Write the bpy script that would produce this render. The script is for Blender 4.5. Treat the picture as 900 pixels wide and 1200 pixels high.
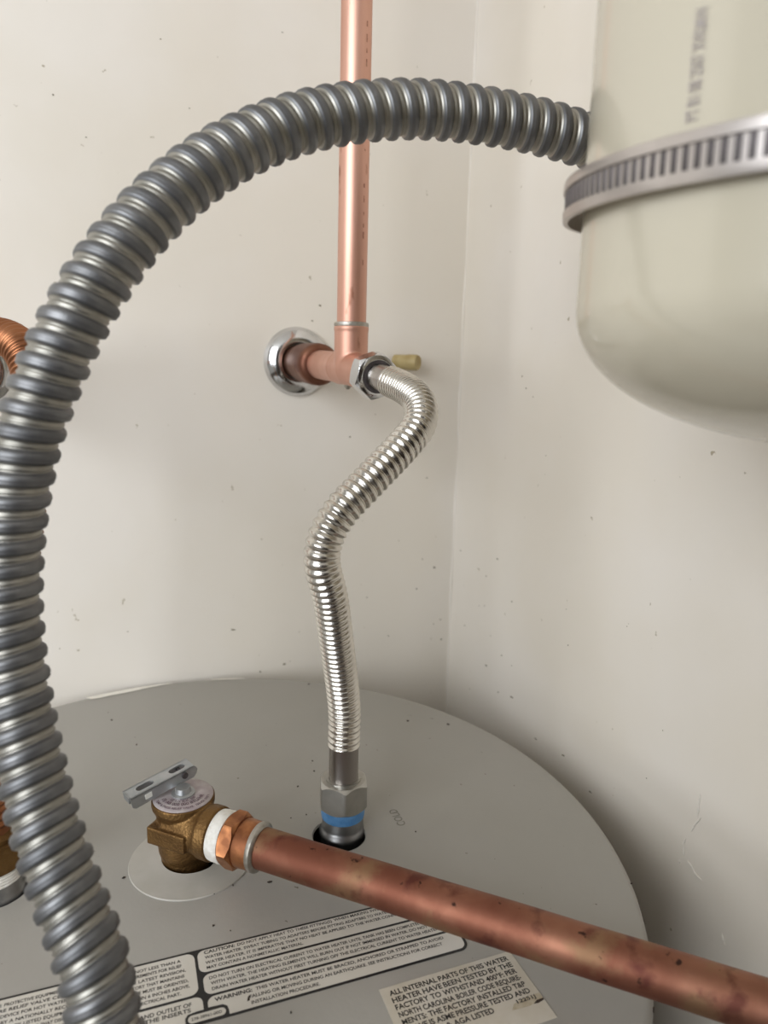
import bpy, bmesh, math, random
from mathutils import Vector, Matrix
random.seed(4)
for o in list(bpy.data.objects): bpy.data.objects.remove(o)
COL = bpy.context.scene.collection
SC = bpy.context.scene
pi = math.pi

# ------------------------------------------------------------------ camera
ZT = 1.25                     # height of the water heater's lid
H = 0.287                     # camera above the lid
FPX = 832.0
PITCH, ROLL = math.radians(10.7), math.radians(1.5)
CAM = Vector((0, 0, ZT + H))
cp, sp, cr, sr = math.cos(PITCH), math.sin(PITCH), math.cos(ROLL), math.sin(ROLL)
def unroll(x, y): return Vector((x, y * sp, y * cp))
AX_R, AX_U, AX_F = unroll(cr, sr), unroll(-sr, cr), Vector((0, cp, -sp))
cam = bpy.data.objects.new('camera', bpy.data.cameras.new('camera')); COL.objects.link(cam)
m = Matrix.Identity(4)
for i, a in enumerate((AX_R, AX_U, -AX_F)):
    for k in range(3): m[k][i] = a[k]
for k in range(3): m[k][3] = CAM[k]
cam.matrix_world = m
cam.data.sensor_fit = 'AUTO'; cam.data.sensor_width = 36; cam.data.lens = 36 * FPX / 1200
cam.data.clip_start = 0.01
cam.data.dof.use_dof = True; cam.data.dof.focus_distance = 0.42; cam.data.dof.aperture_fstop = 8.0
SC.camera = cam
vs = SC.view_settings
vs.view_transform = 'Standard'; vs.look = 'None'; vs.gamma = 1; vs.use_curve_mapping = False
vs.exposure = 0.0

# ------------------------------------------------------------------ light
w = bpy.data.worlds.new('world'); SC.world = w; w.use_nodes = True
bg = w.node_tree.nodes['Background']; bg.inputs[0].default_value = (1.0, 0.965, 0.885, 1); bg.inputs[1].default_value = 0.34
def area(name, loc, target, size, power, color):
    l = bpy.data.lights.new(name, 'AREA'); l.shape = 'RECTANGLE'; l.size, l.size_y = size; l.energy = power; l.color = color
    o = bpy.data.objects.new(name, l); COL.objects.link(o); o.location = loc
    o.rotation_euler = (Vector(target) - Vector(loc)).to_track_quat('-Z', 'Y').to_euler(); return o
area('daylight_window', (-0.95, -1.45, 2.05), (0.0, 0.5, 1.45), (1.9, 1.5), 60, (0.945, 0.985, 1.03))

# ------------------------------------------------------------------ helpers
def ray(px, py):
    return AX_F + AX_R * ((px - 450) / FPX) + AX_U * ((600 - py) / FPX)
def at(px, py, d): return CAM + ray(px, py) * d                       # d: depth along the lens axis
def on_z(px, py, z=0.0):                                              # z above the lid
    r = ray(px, py); return CAM + r * ((ZT + z - CAM.z) / r.z)
def on_plane(px, py, p, n):
    r = ray(px, py); return CAM + r * ((p - CAM).dot(n) / r.dot(n))

def tag(o, label=None, cat=None, group=None, kind=None):
    if label: o['label'] = label
    if cat: o['category'] = cat
    if group: o['group'] = group
    if kind: o['kind'] = kind
    return o
def empty(name, loc, label, cat, group=None):
    o = bpy.data.objects.new(name, None); COL.objects.link(o); o.location = loc; o.empty_display_size = .02
    return tag(o, label, cat, group)
def world_loc(o):
    p = Vector((0, 0, 0))
    while o is not None: p += o.location; o = o.parent
    return p
def link(name, me, mat, parent=None, loc=None, smooth=None, label=None, kind=None):
    """mesh given in world coordinates; moved so its origin is its parent's (or loc)"""
    if smooth is not None and len(me.polygons):
        me.polygons.foreach_set('use_smooth', [True] * len(me.polygons))
        me.update()
        try: me.set_sharp_from_angle(angle=math.radians(smooth))
        except Exception: pass
    o = bpy.data.objects.new(name, me); COL.objects.link(o)
    base = world_loc(parent) if parent else Vector(loc if loc else (0, 0, 0))
    me.transform(Matrix.Translation(-base))
    if parent: o.parent = parent
    else: o.location = base
    if mat:
        me.materials.clear(); me.materials.append(mat)
    if label: o['label'] = label
    if kind: o['kind'] = kind
    return o
def mesh(vs_, fs):
    me = bpy.data.meshes.new('m'); me.from_pydata([tuple(v) for v in vs_], [], fs); me.update(); return me
def from_bm(bm, normals=True):
    if normals: bmesh.ops.recalc_face_normals(bm, faces=bm.faces)
    me = bpy.data.meshes.new('m'); bm.to_mesh(me); bm.free(); return me
def frame(axis, up=None):
    z = Vector(axis).normalized(); u = Vector(up) if up else (Vector((0, 0, 1)) if abs(z.z) < .9 else Vector((1, 0, 0)))
    x = (u - z * u.dot(z)).normalized(); y = z.cross(x); return x, y, z
def add_lathe(bm, origin, axis, prof, n=48, up=None, closed=False, phase=0.0):
    """prof: list of (r, h) along axis"""
    x, y, z = frame(axis, up); O = Vector(origin); rings = []
    for r, h in prof:
        if r < 1e-7: rings.append([bm.verts.new(O + z * h)])
        else: rings.append([bm.verts.new(O + z * h + (x * math.cos(2*pi*(i+phase)/n) + y * math.sin(2*pi*(i+phase)/n)) * r) for i in range(n)])
    prs = list(zip(rings, rings[1:]))
    if closed: prs.append((rings[-1], rings[0]))
    for a, b in prs:
        if len(a) == 1 and len(b) == 1: continue
        for i in range(n):
            j = (i + 1) % n
            if len(a) == 1: bm.faces.new((a[0], b[i], b[j]))
            elif len(b) == 1: bm.faces.new((a[i], a[j], b[0]))
            else: bm.faces.new((a[i], a[j], b[j], b[i]))
def lathe(origin, axis, prof, n=48, up=None, closed=False, phase=0.0):
    bm = bmesh.new(); add_lathe(bm, origin, axis, prof, n, up, closed, phase); return from_bm(bm)
def add_hexnut(bm, origin, axis, apothem, length, bore, up=None, cham=0.0016, rot=0.0, n=72):
    """hex nut with chamfered corners and a bore"""
    x, y, z = frame(axis, up); O = Vector(origin); Rc = apothem / math.cos(pi/6)
    def rad(t):
        q = ((t + rot) % (pi/3)) - pi/6
        return apothem / math.cos(q)
    rows = []
    def row(f, hf):
        rows.append([bm.verts.new(O + z * hf(2*pi*i/n) + (x*math.cos(2*pi*i/n) + y*math.sin(2*pi*i/n)) * f(2*pi*i/n)) for i in range(n)])
    ch = lambda t: cham * (rad(t) - apothem) / (Rc - apothem) + .0002
    row(lambda t: bore, lambda t: 0); row(lambda t: apothem * .97, lambda t: 0); row(rad, lambda t: ch(t))
    row(rad, lambda t: length - ch(t)); row(lambda t: apothem * .97, lambda t: length); row(lambda t: bore, lambda t: length)
    for a, b in list(zip(rows, rows[1:])) + [(rows[-1], rows[0])]:
        for i in range(n):
            j = (i+1) % n; bm.faces.new((a[i], a[j], b[j], b[i]))
def catmull(pts, per=24):
    P = [Vector(p) for p in pts]; P = [P[0]*2 - P[1]] + P + [P[-1]*2 - P[-2]]; out = []
    for i in range(1, len(P) - 2):
        p0, p1, p2, p3 = P[i-1:i+3]
        t0 = 0; t1 = t0 + (p1-p0).length**.5; t2 = t1 + (p2-p1).length**.5; t3 = t2 + (p3-p2).length**.5
        for k in range(per):
            t = t1 + (t2 - t1) * k / per
            A1 = p0*((t1-t)/(t1-t0)) + p1*((t-t0)/(t1-t0)); A2 = p1*((t2-t)/(t2-t1)) + p2*((t-t1)/(t2-t1)); A3 = p2*((t3-t)/(t3-t2)) + p3*((t-t2)/(t3-t2))
            B1 = A1*((t2-t)/(t2-t0)) + A2*((t-t0)/(t2-t0)); B2 = A2*((t3-t)/(t3-t1)) + A3*((t-t1)/(t3-t1))
            out.append(B1*((t2-t)/(t2-t1)) + B2*((t-t1)/(t2-t1)))
    out.append(P[-2]); return out
class Path:
    def __init__(s, pts, smooth=0):
        for _ in range(smooth):
            pts = [pts[0]] + [(pts[i-1] + pts[i]*2 + pts[i+1]) / 4 for i in range(1, len(pts)-1)] + [pts[-1]]
        s.p = pts; s.s = [0.0]
        for a, b in zip(pts, pts[1:]): s.s.append(s.s[-1] + (b - a).length)
        s.L = s.s[-1]; s.t = []
        for i in range(len(pts)):
            s.t.append((pts[min(i+1, len(pts)-1)] - pts[max(i-1, 0)]).normalized())
        x = frame(s.t[0])[0]; s.x = [x]
        for i in range(1, len(pts)):
            x = x - s.t[i] * x.dot(s.t[i]); x.normalize(); s.x.append(x)
    def at(s, d):
        import bisect
        i = min(max(bisect.bisect_right(s.s, d) - 1, 0), len(s.p) - 2); f = (d - s.s[i]) / max(s.s[i+1] - s.s[i], 1e-9)
        return s.p[i].lerp(s.p[i+1], f), s.t[i].lerp(s.t[i+1], f).normalized(), s.x[i].lerp(s.x[i+1], f)
def sweep(path, rad, ds, n=40, s0=0.0, s1=None):
    """rad(s, theta) -> radius"""
    s1 = path.L if s1 is None else s1; K = max(2, int((s1 - s0) / ds)); V, F = [], []
    for k in range(K + 1):
        s = s0 + (s1 - s0) * k / K; p, t, x = path.at(s); x = (x - t * x.dot(t)).normalized(); y = t.cross(x)
        for i in range(n):
            th = 2*pi*i/n; V.append(p + (x*math.cos(th) + y*math.sin(th)) * rad(s, th))
    for k in range(K):
        for i in range(n):
            j = (i+1) % n; F.append((k*n+i, k*n+j, (k+1)*n+j, (k+1)*n+i))
    F.append(tuple(range(n-1, -1, -1))); F.append(tuple(K*n+i for i in range(n)))
    return mesh(V, F)
def interp(tab, x):
    if x <= tab[0][0]: return tab[0][1]
    for (a, b), (c, d) in zip(tab, tab[1:]):
        if x <= c: return b + (d - b) * (x - a) / (c - a)
    return tab[-1][1]
def bake(o, steps):
    """fuse the overlapping solids of a casting into one smooth skin"""
    for typ, kw in steps:
        md = o.modifiers.new(typ.lower(), typ)
        for k, v in kw.items(): setattr(md, k, v)
    dg = bpy.context.evaluated_depsgraph_get(); dg.update()
    me = bpy.data.meshes.new_from_object(o.evaluated_get(dg)); old = o.data; mt = old.materials[0]
    o.modifiers.clear(); o.data = me; me.materials.clear(); me.materials.append(mt); bpy.data.meshes.remove(old)
    me.polygons.foreach_set('use_smooth', [True]*len(me.polygons)); me.update()
def rot_box(center, ax, ay, az, sx, sy, sz, bevel=0.0, seg=2):
    bm = bmesh.new(); bmesh.ops.create_cube(bm, size=1)
    M = Matrix((ax, ay, az)).transposed().to_4x4()
    bmesh.ops.scale(bm, vec=(sx, sy, sz), verts=bm.verts)
    if bevel: bmesh.ops.bevel(bm, geom=bm.edges[:], offset=bevel, segments=seg, affect='EDGES', profile=.6)
    bmesh.ops.transform(bm, matrix=Matrix.Translation(center) @ M, verts=bm.verts); return from_bm(bm)

# ------------------------------------------------------------------ materials
def srgb(r, g, b):
    f = lambda c: (c/255)/12.92 if c/255 <= .04045 else ((c/255+.055)/1.055)**2.4
    return (f(r), f(g), f(b), 1)
def mat(name, col, rough=.5, metal=0.0, col2=None, nscale=40, ndetail=4, contrast=(.4, .6), bump=0.0, bscale=300, rough2=None, stretch=None, coat=0.0, ior=1.5):
    M = bpy.data.materials.new(name); M.use_nodes = True; N = M.node_tree.nodes; L = M.node_tree.links
    b = N['Principled BSDF']; b.inputs['Roughness'].default_value = rough; b.inputs['Metallic'].default_value = metal; b.inputs['Base Color'].default_value = col
    b.inputs['IOR'].default_value = ior
    if coat: b.inputs['Coat Weight'].default_value = coat; b.inputs['Coat Roughness'].default_value = .08
    tc = N.new('ShaderNodeTexCoord'); src = tc.outputs['Object']
    if stretch:
        mp = N.new('ShaderNodeMapping'); mp.inputs['Scale'].default_value = stretch; L.new(src, mp.inputs[0]); src = mp.outputs[0]
    if col2 or rough2 is not None:
        n = N.new('ShaderNodeTexNoise'); n.inputs['Scale'].default_value = nscale; n.inputs['Detail'].default_value = ndetail; L.new(src, n.inputs['Vector'])
        mr = N.new('ShaderNodeMapRange'); mr.inputs[1].default_value, mr.inputs[2].default_value = contrast; L.new(n.outputs['Fac'], mr.inputs[0])
        if col2:
            mx = N.new('ShaderNodeMix'); mx.data_type = 'RGBA'; mx.inputs[6].default_value = col; mx.inputs[7].default_value = col2
            L.new(mr.outputs[0], mx.inputs[0]); L.new(mx.outputs[2], b.inputs['Base Color'])
        if rough2 is not None:
            m2 = N.new('ShaderNodeMapRange'); m2.inputs[3].default_value = rough; m2.inputs[4].default_value = rough2
            L.new(mr.outputs[0], m2.inputs[0]); L.new(m2.outputs[0], b.inputs['Roughness'])
    if bump:
        n2 = N.new('ShaderNodeTexNoise'); n2.inputs['Scale'].default_value = bscale; n2.inputs['Detail'].default_value = 3; L.new(src, n2.inputs['Vector'])
        bp = N.new('ShaderNodeBump'); bp.inputs['Strength'].default_value = bump; bp.inputs['Distance'].default_value = .001
        L.new(n2.outputs['Fac'], bp.inputs['Height']); L.new(bp.outputs[0], b.inputs['Normal'])
    return M
def layer(M, col, nscale, lo, hi, detail=5, seed=0.0, stretch=None, amount=1.0, rough=None):
    """mix one more noise-masked stain over the base colour"""
    N = M.node_tree.nodes; L = M.node_tree.links; b = N['Principled BSDF']
    tc = N.new('ShaderNodeTexCoord'); mp = N.new('ShaderNodeMapping'); mp.inputs['Location'].default_value = (seed, seed*1.7, -seed)
    if stretch: mp.inputs['Scale'].default_value = stretch
    L.new(tc.outputs['Object'], mp.inputs[0])
    n = N.new('ShaderNodeTexNoise'); n.inputs['Scale'].default_value = nscale; n.inputs['Detail'].default_value = detail; L.new(mp.outputs[0], n.inputs['Vector'])
    mr = N.new('ShaderNodeMapRange'); mr.inputs[1].default_value, mr.inputs[2].default_value = lo, hi; mr.inputs[4].default_value = amount; L.new(n.outputs['Fac'], mr.inputs[0])
    mx = N.new('ShaderNodeMix'); mx.data_type = 'RGBA'; L.new(mr.outputs[0], mx.inputs[0]); mx.inputs[7].default_value = col
    old = b.inputs['Base Color'].links[0].from_socket if b.inputs['Base Color'].links else None
    if old: L.new(old, mx.inputs[6])
    else: mx.inputs[6].default_value = b.inputs['Base Color'].default_value
    L.new(mx.outputs[2], b.inputs['Base Color'])
    if rough is not None:
        m2 = N.new('ShaderNodeMix'); m2.data_type = 'FLOAT'; L.new(mr.outputs[0], m2.inputs[0]); m2.inputs[3].default_value = rough
        oldr = b.inputs['Roughness'].links[0].from_socket if b.inputs['Roughness'].links else None
        if oldr: L.new(oldr, m2.inputs[2])
        else: m2.inputs[2].default_value = b.inputs['Roughness'].default_value
        L.new(m2.outputs[0], b.inputs['Roughness'])
    return M

M_wall = mat('wall_paint', srgb(225, 219, 210), .5, col2=srgb(221, 214, 202), nscale=5, bump=.25, bscale=40, rough2=.42)
layer(M_wall, srgb(168, 158, 138), 130, .745, .80, 2, 3.1)
M_ceil = mat('ceiling_paint', srgb(232, 230, 225), .8, bump=.3, bscale=160, col2=srgb(228, 225, 219))
M_floor = mat('floor_concrete', srgb(96, 84, 72), .6, col2=srgb(78, 68, 58), nscale=6, bump=.3, bscale=90)
M_blocker = mat('dark_blocker_door', srgb(58, 42, 32), .5, col2=srgb(44, 31, 24), nscale=18, stretch=(1, 1, .1))
M_tank = mat('tank_grey_paint', srgb(159, 156, 150), .42, col2=srgb(155, 152, 145), nscale=9, bump=.08, bscale=500, rough2=.36)
layer(M_tank, srgb(100, 92, 80), 210, .755, .79, 2, 1.3)
M_dark = mat('dark_insulation', srgb(30, 28, 26), .9, col2=srgb(18, 17, 16), nscale=300)
M_collar = mat('grey_plastic', srgb(172, 168, 160), .5, col2=srgb(166, 162, 153), nscale=60)
M_black = mat('label_black', srgb(16, 16, 18), .45, col2=srgb(22, 22, 24), nscale=30)
M_white = mat('label_white', srgb(208, 204, 196), .5, col2=srgb(202, 197, 187), nscale=25)
M_paper = mat('label_paper', srgb(196, 190, 178), .6, col2=srgb(186, 178, 162), nscale=40)
M_ink = mat('ink', srgb(28, 26, 28), .6, col2=srgb(40, 38, 38), nscale=400)
M_brass = mat('bronze_casting', (.20, .112, .04, 1), .45, .85, col2=(.14, .075, .026, 1), nscale=70, bump=.5, bscale=700, rough2=.55)
M_disc = mat('aluminium_tag', srgb(186, 178, 178), .45, .35, col2=srgb(172, 160, 163), nscale=120)
M_discink = mat('tag_ink', srgb(78, 56, 68), .6, col2=srgb(96, 70, 82), nscale=300)
M_zinc = mat('zinc_lever', (.50, .51, .52, 1), .34, .85, col2=(.40, .42, .43, 1), nscale=60, rough2=.42)
M_tape = mat('white_tape', srgb(236, 234, 228), .55, col2=srgb(218, 214, 205), nscale=200, bump=.4, bscale=500)
M_blue = mat('blue_tape', srgb(88, 148, 208), .45, col2=srgb(104, 162, 218), nscale=160, bump=.4, bscale=500)
M_cu = mat('bright_copper', (.70, .42, .33, 1), .44, .95, col2=(.62, .345, .26, 1), nscale=26, rough2=.5, stretch=(1, 1, .12), bump=.05, bscale=200)
layer(M_cu, (.28, .11, .06, 1), 120, .66, .76, 3, 5.0, stretch=(1, 1, .4), amount=.75, rough=.5)
M_cuold = mat('aged_copper', (.315, .145, .092, 1), .5, .86, col2=(.215, .08, .05, 1), nscale=26, ndetail=7, contrast=(.38, .62), rough2=.58, bump=.12, bscale=150)
layer(M_cuold, (.30, .18, .10, 1), 38, .52, .62, 6, 2.0, amount=.8, rough=.6)
layer(M_cuold, (.11, .032, .026, 1), 50, .57, .66, 6, 7.0, amount=.75, rough=.55)
layer(M_cuold, (.035, .018, .014, 1), 130, .67, .73, 3, 9.0, amount=.9, rough=.7)
M_mark = mat('pipe_print', (.36, .17, .12, 1), .5, .6, col2=(.52, .28, .2, 1), nscale=500)
M_cubrown = mat('brown_copper', (.22, .10, .062, 1), .4, .85, col2=(.15, .062, .04, 1), nscale=60, rough2=.5)
M_cuadapt = mat('copper_adapter', (.50, .215, .09, 1), .33, .95, col2=(.24, .095, .045, 1), nscale=70, ndetail=5, rough2=.5)
M_cuhose = mat('hose_copper', (.38, .165, .08, 1), .4, .95, col2=(.28, .115, .055, 1), nscale=60)
M_solder = mat('solder', (.50, .48, .44, 1), .42, .8, col2=(.36, .33, .28, 1), nscale=130, bump=.5, bscale=300)
M_steel = mat('stainless', (.66, .63, .58, 1), .2, 1.0, col2=(.60, .57, .52, 1), nscale=30, rough2=.26)
M_sleeve = mat('stainless_sleeve', (.43, .40, .37, 1), .26, 1.0, col2=(.36, .33, .31, 1), nscale=40, stretch=(1, 1, .1), rough2=.32)
M_nut = mat('nickel_nut', (.50, .49, .46, 1), .33, 1.0, col2=(.43, .42, .39, 1), nscale=60, bump=.05)
M_chrome = mat('chrome', (.68, .68, .69, 1), .1, 1.0, col2=(.58, .58, .58, 1), nscale=50, rough2=.18)
M_nipple = mat('zinc_nipple', (.34, .34, .34, 1), .35, .95, col2=(.26, .26, .26, 1), nscale=70, rough2=.45)
M_conduit = mat('galvanised_conduit', (.205, .207, .212, 1), .46, .95, col2=(.155, .157, .163, 1), nscale=50, rough2=.55, bump=.06, bscale=500)
M_groove = mat('conduit_groove', (.36, .345, .31, 1), .42, .92, col2=(.29, .28, .25, 1), nscale=60)
M_xtank = mat('cream_enamel', srgb(198, 191, 173), .22, col2=srgb(195, 188, 169), nscale=8, bump=.05, bscale=60, coat=.5)
M_purple = mat('faded_print', srgb(158, 149, 148), .6, col2=srgb(172, 164, 160), nscale=200)
M_strap = mat('strap_steel', (.60, .56, .54, 1), .32, .95, col2=(.52, .48, .46, 1), nscale=50, rough2=.4)
M_slot = mat('strap_groove', (.15, .135, .14, 1), .5, .8, col2=(.11, .10, .10, 1), nscale=90)
M_tan = mat('tan_plastic', srgb(178, 160, 112), .5, col2=srgb(162, 142, 92), nscale=80)
M_scuff = mat('wall_scuff', srgb(122, 116, 98), .7, col2=srgb(140, 132, 112), nscale=300)
M_scratch = mat('bare_plaster', srgb(228, 222, 212), .7, col2=srgb(214, 208, 198), nscale=300)
M_fleck = mat('dirt_fleck', srgb(64, 50, 40), .8, col2=srgb(40, 32, 26), nscale=500)
M_rimreflect = mat('pale_rim_reflection', srgb(232, 228, 218), .5, col2=srgb(222, 217, 206), nscale=90)  # pale colour standing for the white wall mirrored in the lid's edge
M_stamp = mat('stamped_print', srgb(118, 115, 107), .6, col2=srgb(128, 125, 117), nscale=300)
M_steelbox = mat('galvanised_box', (.45, .46, .47, 1), .4, .9, col2=(.36, .37, .38, 1), nscale=40)

# ------------------------------------------------------------------ the setting
TC = Vector((-0.1062, 0.384, ZT)); TR = 0.2588
WA = math.radians(22)
N1 = Vector((math.sin(WA), -math.cos(WA), 0)); D1 = Vector((math.cos(WA), math.sin(WA), 0))      # back wall: normal into the room, direction to the corner
N2 = -D1; D2 = N1                                                                               # right wall: normal into the room, direction to the camera
W1P = TC - N1 * (TR + 0.006)
cpt = on_plane(533, 600, W1P, N1)
CORNER = Vector((cpt.x, cpt.y, 0)); CEIL = 2.5
W2P = CORNER
def wallmesh(p0, d, length, nrm, thick=.1, h0=0, h1=CEIL):
    a = p0; b = p0 + d * length; c = b - nrm * thick; e = a - nrm * thick
    v = [Vector((q.x, q.y, z)) for z in (h0, h1) for q in (a, b, c, e)]
    bm = bmesh.new(); vv = [bm.verts.new(q) for q in v]
    for f in ((0,1,2,3), (4,5,6,7), (0,1,5,4), (1,2,6,5), (2,3,7,6), (3,0,4,7)): bm.faces.new([vv[i] for i in f])
    return from_bm(bm)
back = tag(link('wall_back', wallmesh(CORNER + D1*.1, -D1, 2.3, N1), M_wall), 'cream painted back wall behind the water heater', kind='structure')
right = tag(link('wall_right', wallmesh(CORNER, D2, 1.6, N2), M_wall), 'cream painted right wall beside the water heater', kind='structure')
fl = [CORNER - D1*1.5 - N1*.1, CORNER + D1*.1 - N1*.1, CORNER + D1*.1 + D2*2.6, CORNER - D1*1.5 + D2*2.6]
def slab(z0, z1):
    bm = bmesh.new(); vv = [bm.verts.new((q.x, q.y, z)) for z in (z0, z1) for q in fl]
    for f in ((0,1,2,3), (4,5,6,7), (0,1,5,4), (1,2,6,5), (2,3,7,6), (3,0,4,7)): bm.faces.new([vv[i] for i in f])
    return from_bm(bm)
fl_ = fl
fl = [fl[0] - D1*1.5, fl[1] + D1*1.5, fl[1] + D1*1.5 + D2*5, fl[0] - D1*1.5 + D2*5]
floor_me = slab(-.05, 0); fl = fl_
tag(link('floor', floor_me, M_floor), 'grey concrete floor under the water heater', kind='structure')
tag(link('ceiling', slab(CEIL, CEIL + .05), M_ceil), 'pale ceiling over the water heater', kind='structure')
dr = tag(link('blocker_door_1', rot_box(Vector((.20, -.50, 1.02)), Vector((1, 0, 0)), Vector((0, 1, 0)), Vector((0, 0, 1)), .84, .035, 2.04, .002), M_blocker), 'dark brown door added out of view behind the viewer to block light', kind='structure')  # unseen; added to shade the right wall and darken metal reflections
for dx in (-.19, .19):
    for dz, hh_ in ((-.5, .78), (.47, .92)):
        link('blocker_door_panel', rot_box(Vector((.20 + dx, -.481, 1.02 + dz)), Vector((1, 0, 0)), Vector((0, 1, 0)), Vector((0, 0, 1)), .27, .01, hh_, .004), M_blocker, dr)
# caulk bead in the corner
cb = []
for i in range(90):
    z = .02 + i * (CEIL - .04) / 89; cb.append(CORNER + Vector((0, 0, z)) + (N1 + N2) * (.0006 * math.sin(i*1.9) + .0004 * math.sin(i*.7)))
bead = link('trim_1', sweep(Path(cb), lambda s, t: .0014 + .0004*math.sin(s*60), .02, 10), M_wall, smooth=60)
tag(bead, 'painted caulk bead in the corner of the two walls', kind='structure')

# scuffs and scratches on the walls (wear with a shape of its own)
def blob(p, nrm, r, stretch=1.0, ang=0.0, n=9, lift=.0002):
    x, y, z = frame(nrm); c, s = math.cos(ang), math.sin(ang); V = []
    for i in range(n):
        t = 2*pi*i/n; rr = r * random.uniform(.65, 1.2); a, b = math.cos(t)*rr*stretch, math.sin(t)*rr
        V.append(p + x*(a*c - b*s) + y*(a*s + b*c) + z*lift)
    return V
def marks(name, items, mtl, parent, nrm, planep):
    V, F = [], []
    for (px, py, wpx, st) in items:
        p = on_plane(px, py, planep, nrm); d = (p - CAM).dot(AX_F)
        b = blob(p, nrm, wpx * d / FPX / 3.2, st, random.uniform(-.25, .25) + pi/2*(st > 1)); top = [q + nrm*.00015 for q in b]
        o = len(V); n = len(b); V += b + top; F.append(tuple(range(o+n, o+2*n)))
        F += [(o+i, o+(i+1) % n, o+n+(i+1) % n, o+n+i) for i in range(n)]
    return link(name, mesh(V, F), mtl, parent, kind='stuff')
marks('scuff_mark', [(188,46,2.5,1.5),(62,111,3.5,1),(101,161,3,1),(222,127,2,1.5),(331,38,2,2),(375,358,4,1.4),(366,376,3,1.5),(273,738,3.4,2.6),(333,778,4.5,1.2),(305,787,4,1.1),(340,775,2,1),(410,512,3,1.4),(495,655,2.5,1),(488,690,3,1.2),(455,745,2,1.5),(509,665,4,1.2),(516,726,3,1),(508,731,2.5,1),(517,749,3.6,1),(430,700,2,1.6),(500,560,2.5,1.8),(70,760,2,1.3),(150,740,2,1.3)], M_scuff, back, N1, W1P)
marks('scuff_mark', [(545,733,3,1),(568,710,2.4,1.5),(570,780,3.2,2.6),(584,811,3.2,1.4),(600,817,3.4,3.2),(628,866,3,2.6),(660,885,3.6,2.6),(692,928,2.8,3.2),(583,655,2.6,3),(612,441,3,1.6),(617,455,2.4,2),(625,465,2.4,1),(562,710,2.6,1),(666,756,2.6,1),(737,731,2,1),(777,856,2.4,1),(735,734,2,1),(588,768,2.6,1.3),(600,705,2.6,1.6),(575,745,2,1),(600,780,2,1.5),(570,675,2,2.5),(640,534,2.4,1),(758,912,2.4,1.2),(540,645,3,1),(664,714,2.2,1)], M_scuff, right, N2, W2P)
def ribbon(name, pts, wpx, mtl, parent, nrm, planep):
    P = catmull([on_plane(a, b, planep, nrm) + nrm*.0002 for a, b in pts], 8); pa = Path(P); ww = wpx * .45 / FPX / 2
    return link(name, sweep(pa, lambda s, t: ww*(.6+.5*abs(math.sin(s*400))) * math.sqrt(max(.05, 1-(2*s/pa.L-1)**2)), .0008, 6), mtl, parent, smooth=60)
for pts, wd in (([(821,930),(819,945),(818,958)], 3), ([(822,958),(815,966),(810,975)], 2.4), ([(804,982),(801,990),(802,1003)], 3), ([(805,1008),(810,1014),(815,1024),(823,1032)], 3), ([(796,1007),(797,1012)], 3), ([(846,1093),(848,1102),(850,1108)], 2.8)):
    ribbon('scratch', pts, wd, M_scratch, right, N2, W2P)

# ------------------------------------------------------------------ water heater
heater = empty('water_heater', (TC.x, TC.y, 0), 'large grey cylindrical water heater whose round lid fills the lower frame', 'water heater')
PIPE_Z = .026
VC = on_z(221, 1013); VC = Vector((-.1143, .381, ZT))
NIP = on_z(401.5, 967)
COLDHOLE = on_z(397.5, 978)
HOTC = Vector((-.2125, .352, ZT))
HOLES = [(VC, .0185), (COLDHOLE, .0172), (HOTC, .0185)]
bm = bmesh.new()
def circ(c, r, n, z): return [bm.verts.new((c.x + r*math.cos(2*pi*i/n), c.y + r*math.sin(2*pi*i/n), z)) for i in range(n)]
rim = circ(TC, TR - .0045, 160, ZT); loops = [rim] + [circ(c, r, 48, ZT) for c, r in HOLES]; ed = []
for lp in loops: ed += [bm.edges.new((lp[i], lp[(i+1) % len(lp)])) for i in range(len(lp))]
bmesh.ops.triangle_fill(bm, use_beauty=True, edges=ed)
prev = rim
for r, dz in ((TR-.0025, -.0006), (TR-.0008, -.0022), (TR, -.0050), (TR, -.03), (TR-.0012, -.03)):
    nx = circ(TC, r, 160, ZT + dz)
    for i in range(160): bm.faces.new((prev[i], prev[(i+1) % 160], nx[(i+1) % 160], nx[i]))
    prev = nx
for lp, (c, r) in zip(loops[1:], HOLES):
    n = len(lp); lo = circ(c, r - .0006, n, ZT - .0014)
    for i in range(n): bm.faces.new((lp[i], lp[(i+1) % n], lo[(i+1) % n], lo[i]))
lid = link('lid', from_bm(bm), M_tank, heater, smooth=35)
link('jacket', lathe((TC.x, TC.y, 0), (0, 0, 1), [(0, .03), (TR-.0018, .03), (TR-.0018, ZT-.012)], 160), M_tank, heater, smooth=35)
link('insulation', lathe((TC.x, TC.y, 0), (0, 0, 1), [(0, ZT-.016), (TR-.01, ZT-.016)], 96), M_dark, heater)
link('base_ring', lathe((TC.x, TC.y, 0), (0, 0, 1), [(TR-.02, 0), (TR-.01, 0), (TR-.01, .035), (TR-.02, .035)], 96, closed=True), M_dark, heater, smooth=35)
# valve collar: thin plastic ring with a raised lip
cc = Vector((-.110, .381, ZT))
link('valve_collar', lathe(cc, (0, 0, 1), [(.0365, .0001), (.0362, .0009), (.0195, .0024), (.0178, .0030), (.0172, .0024), (.0172, -.006)], 96), M_collar, heater, smooth=40)
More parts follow.
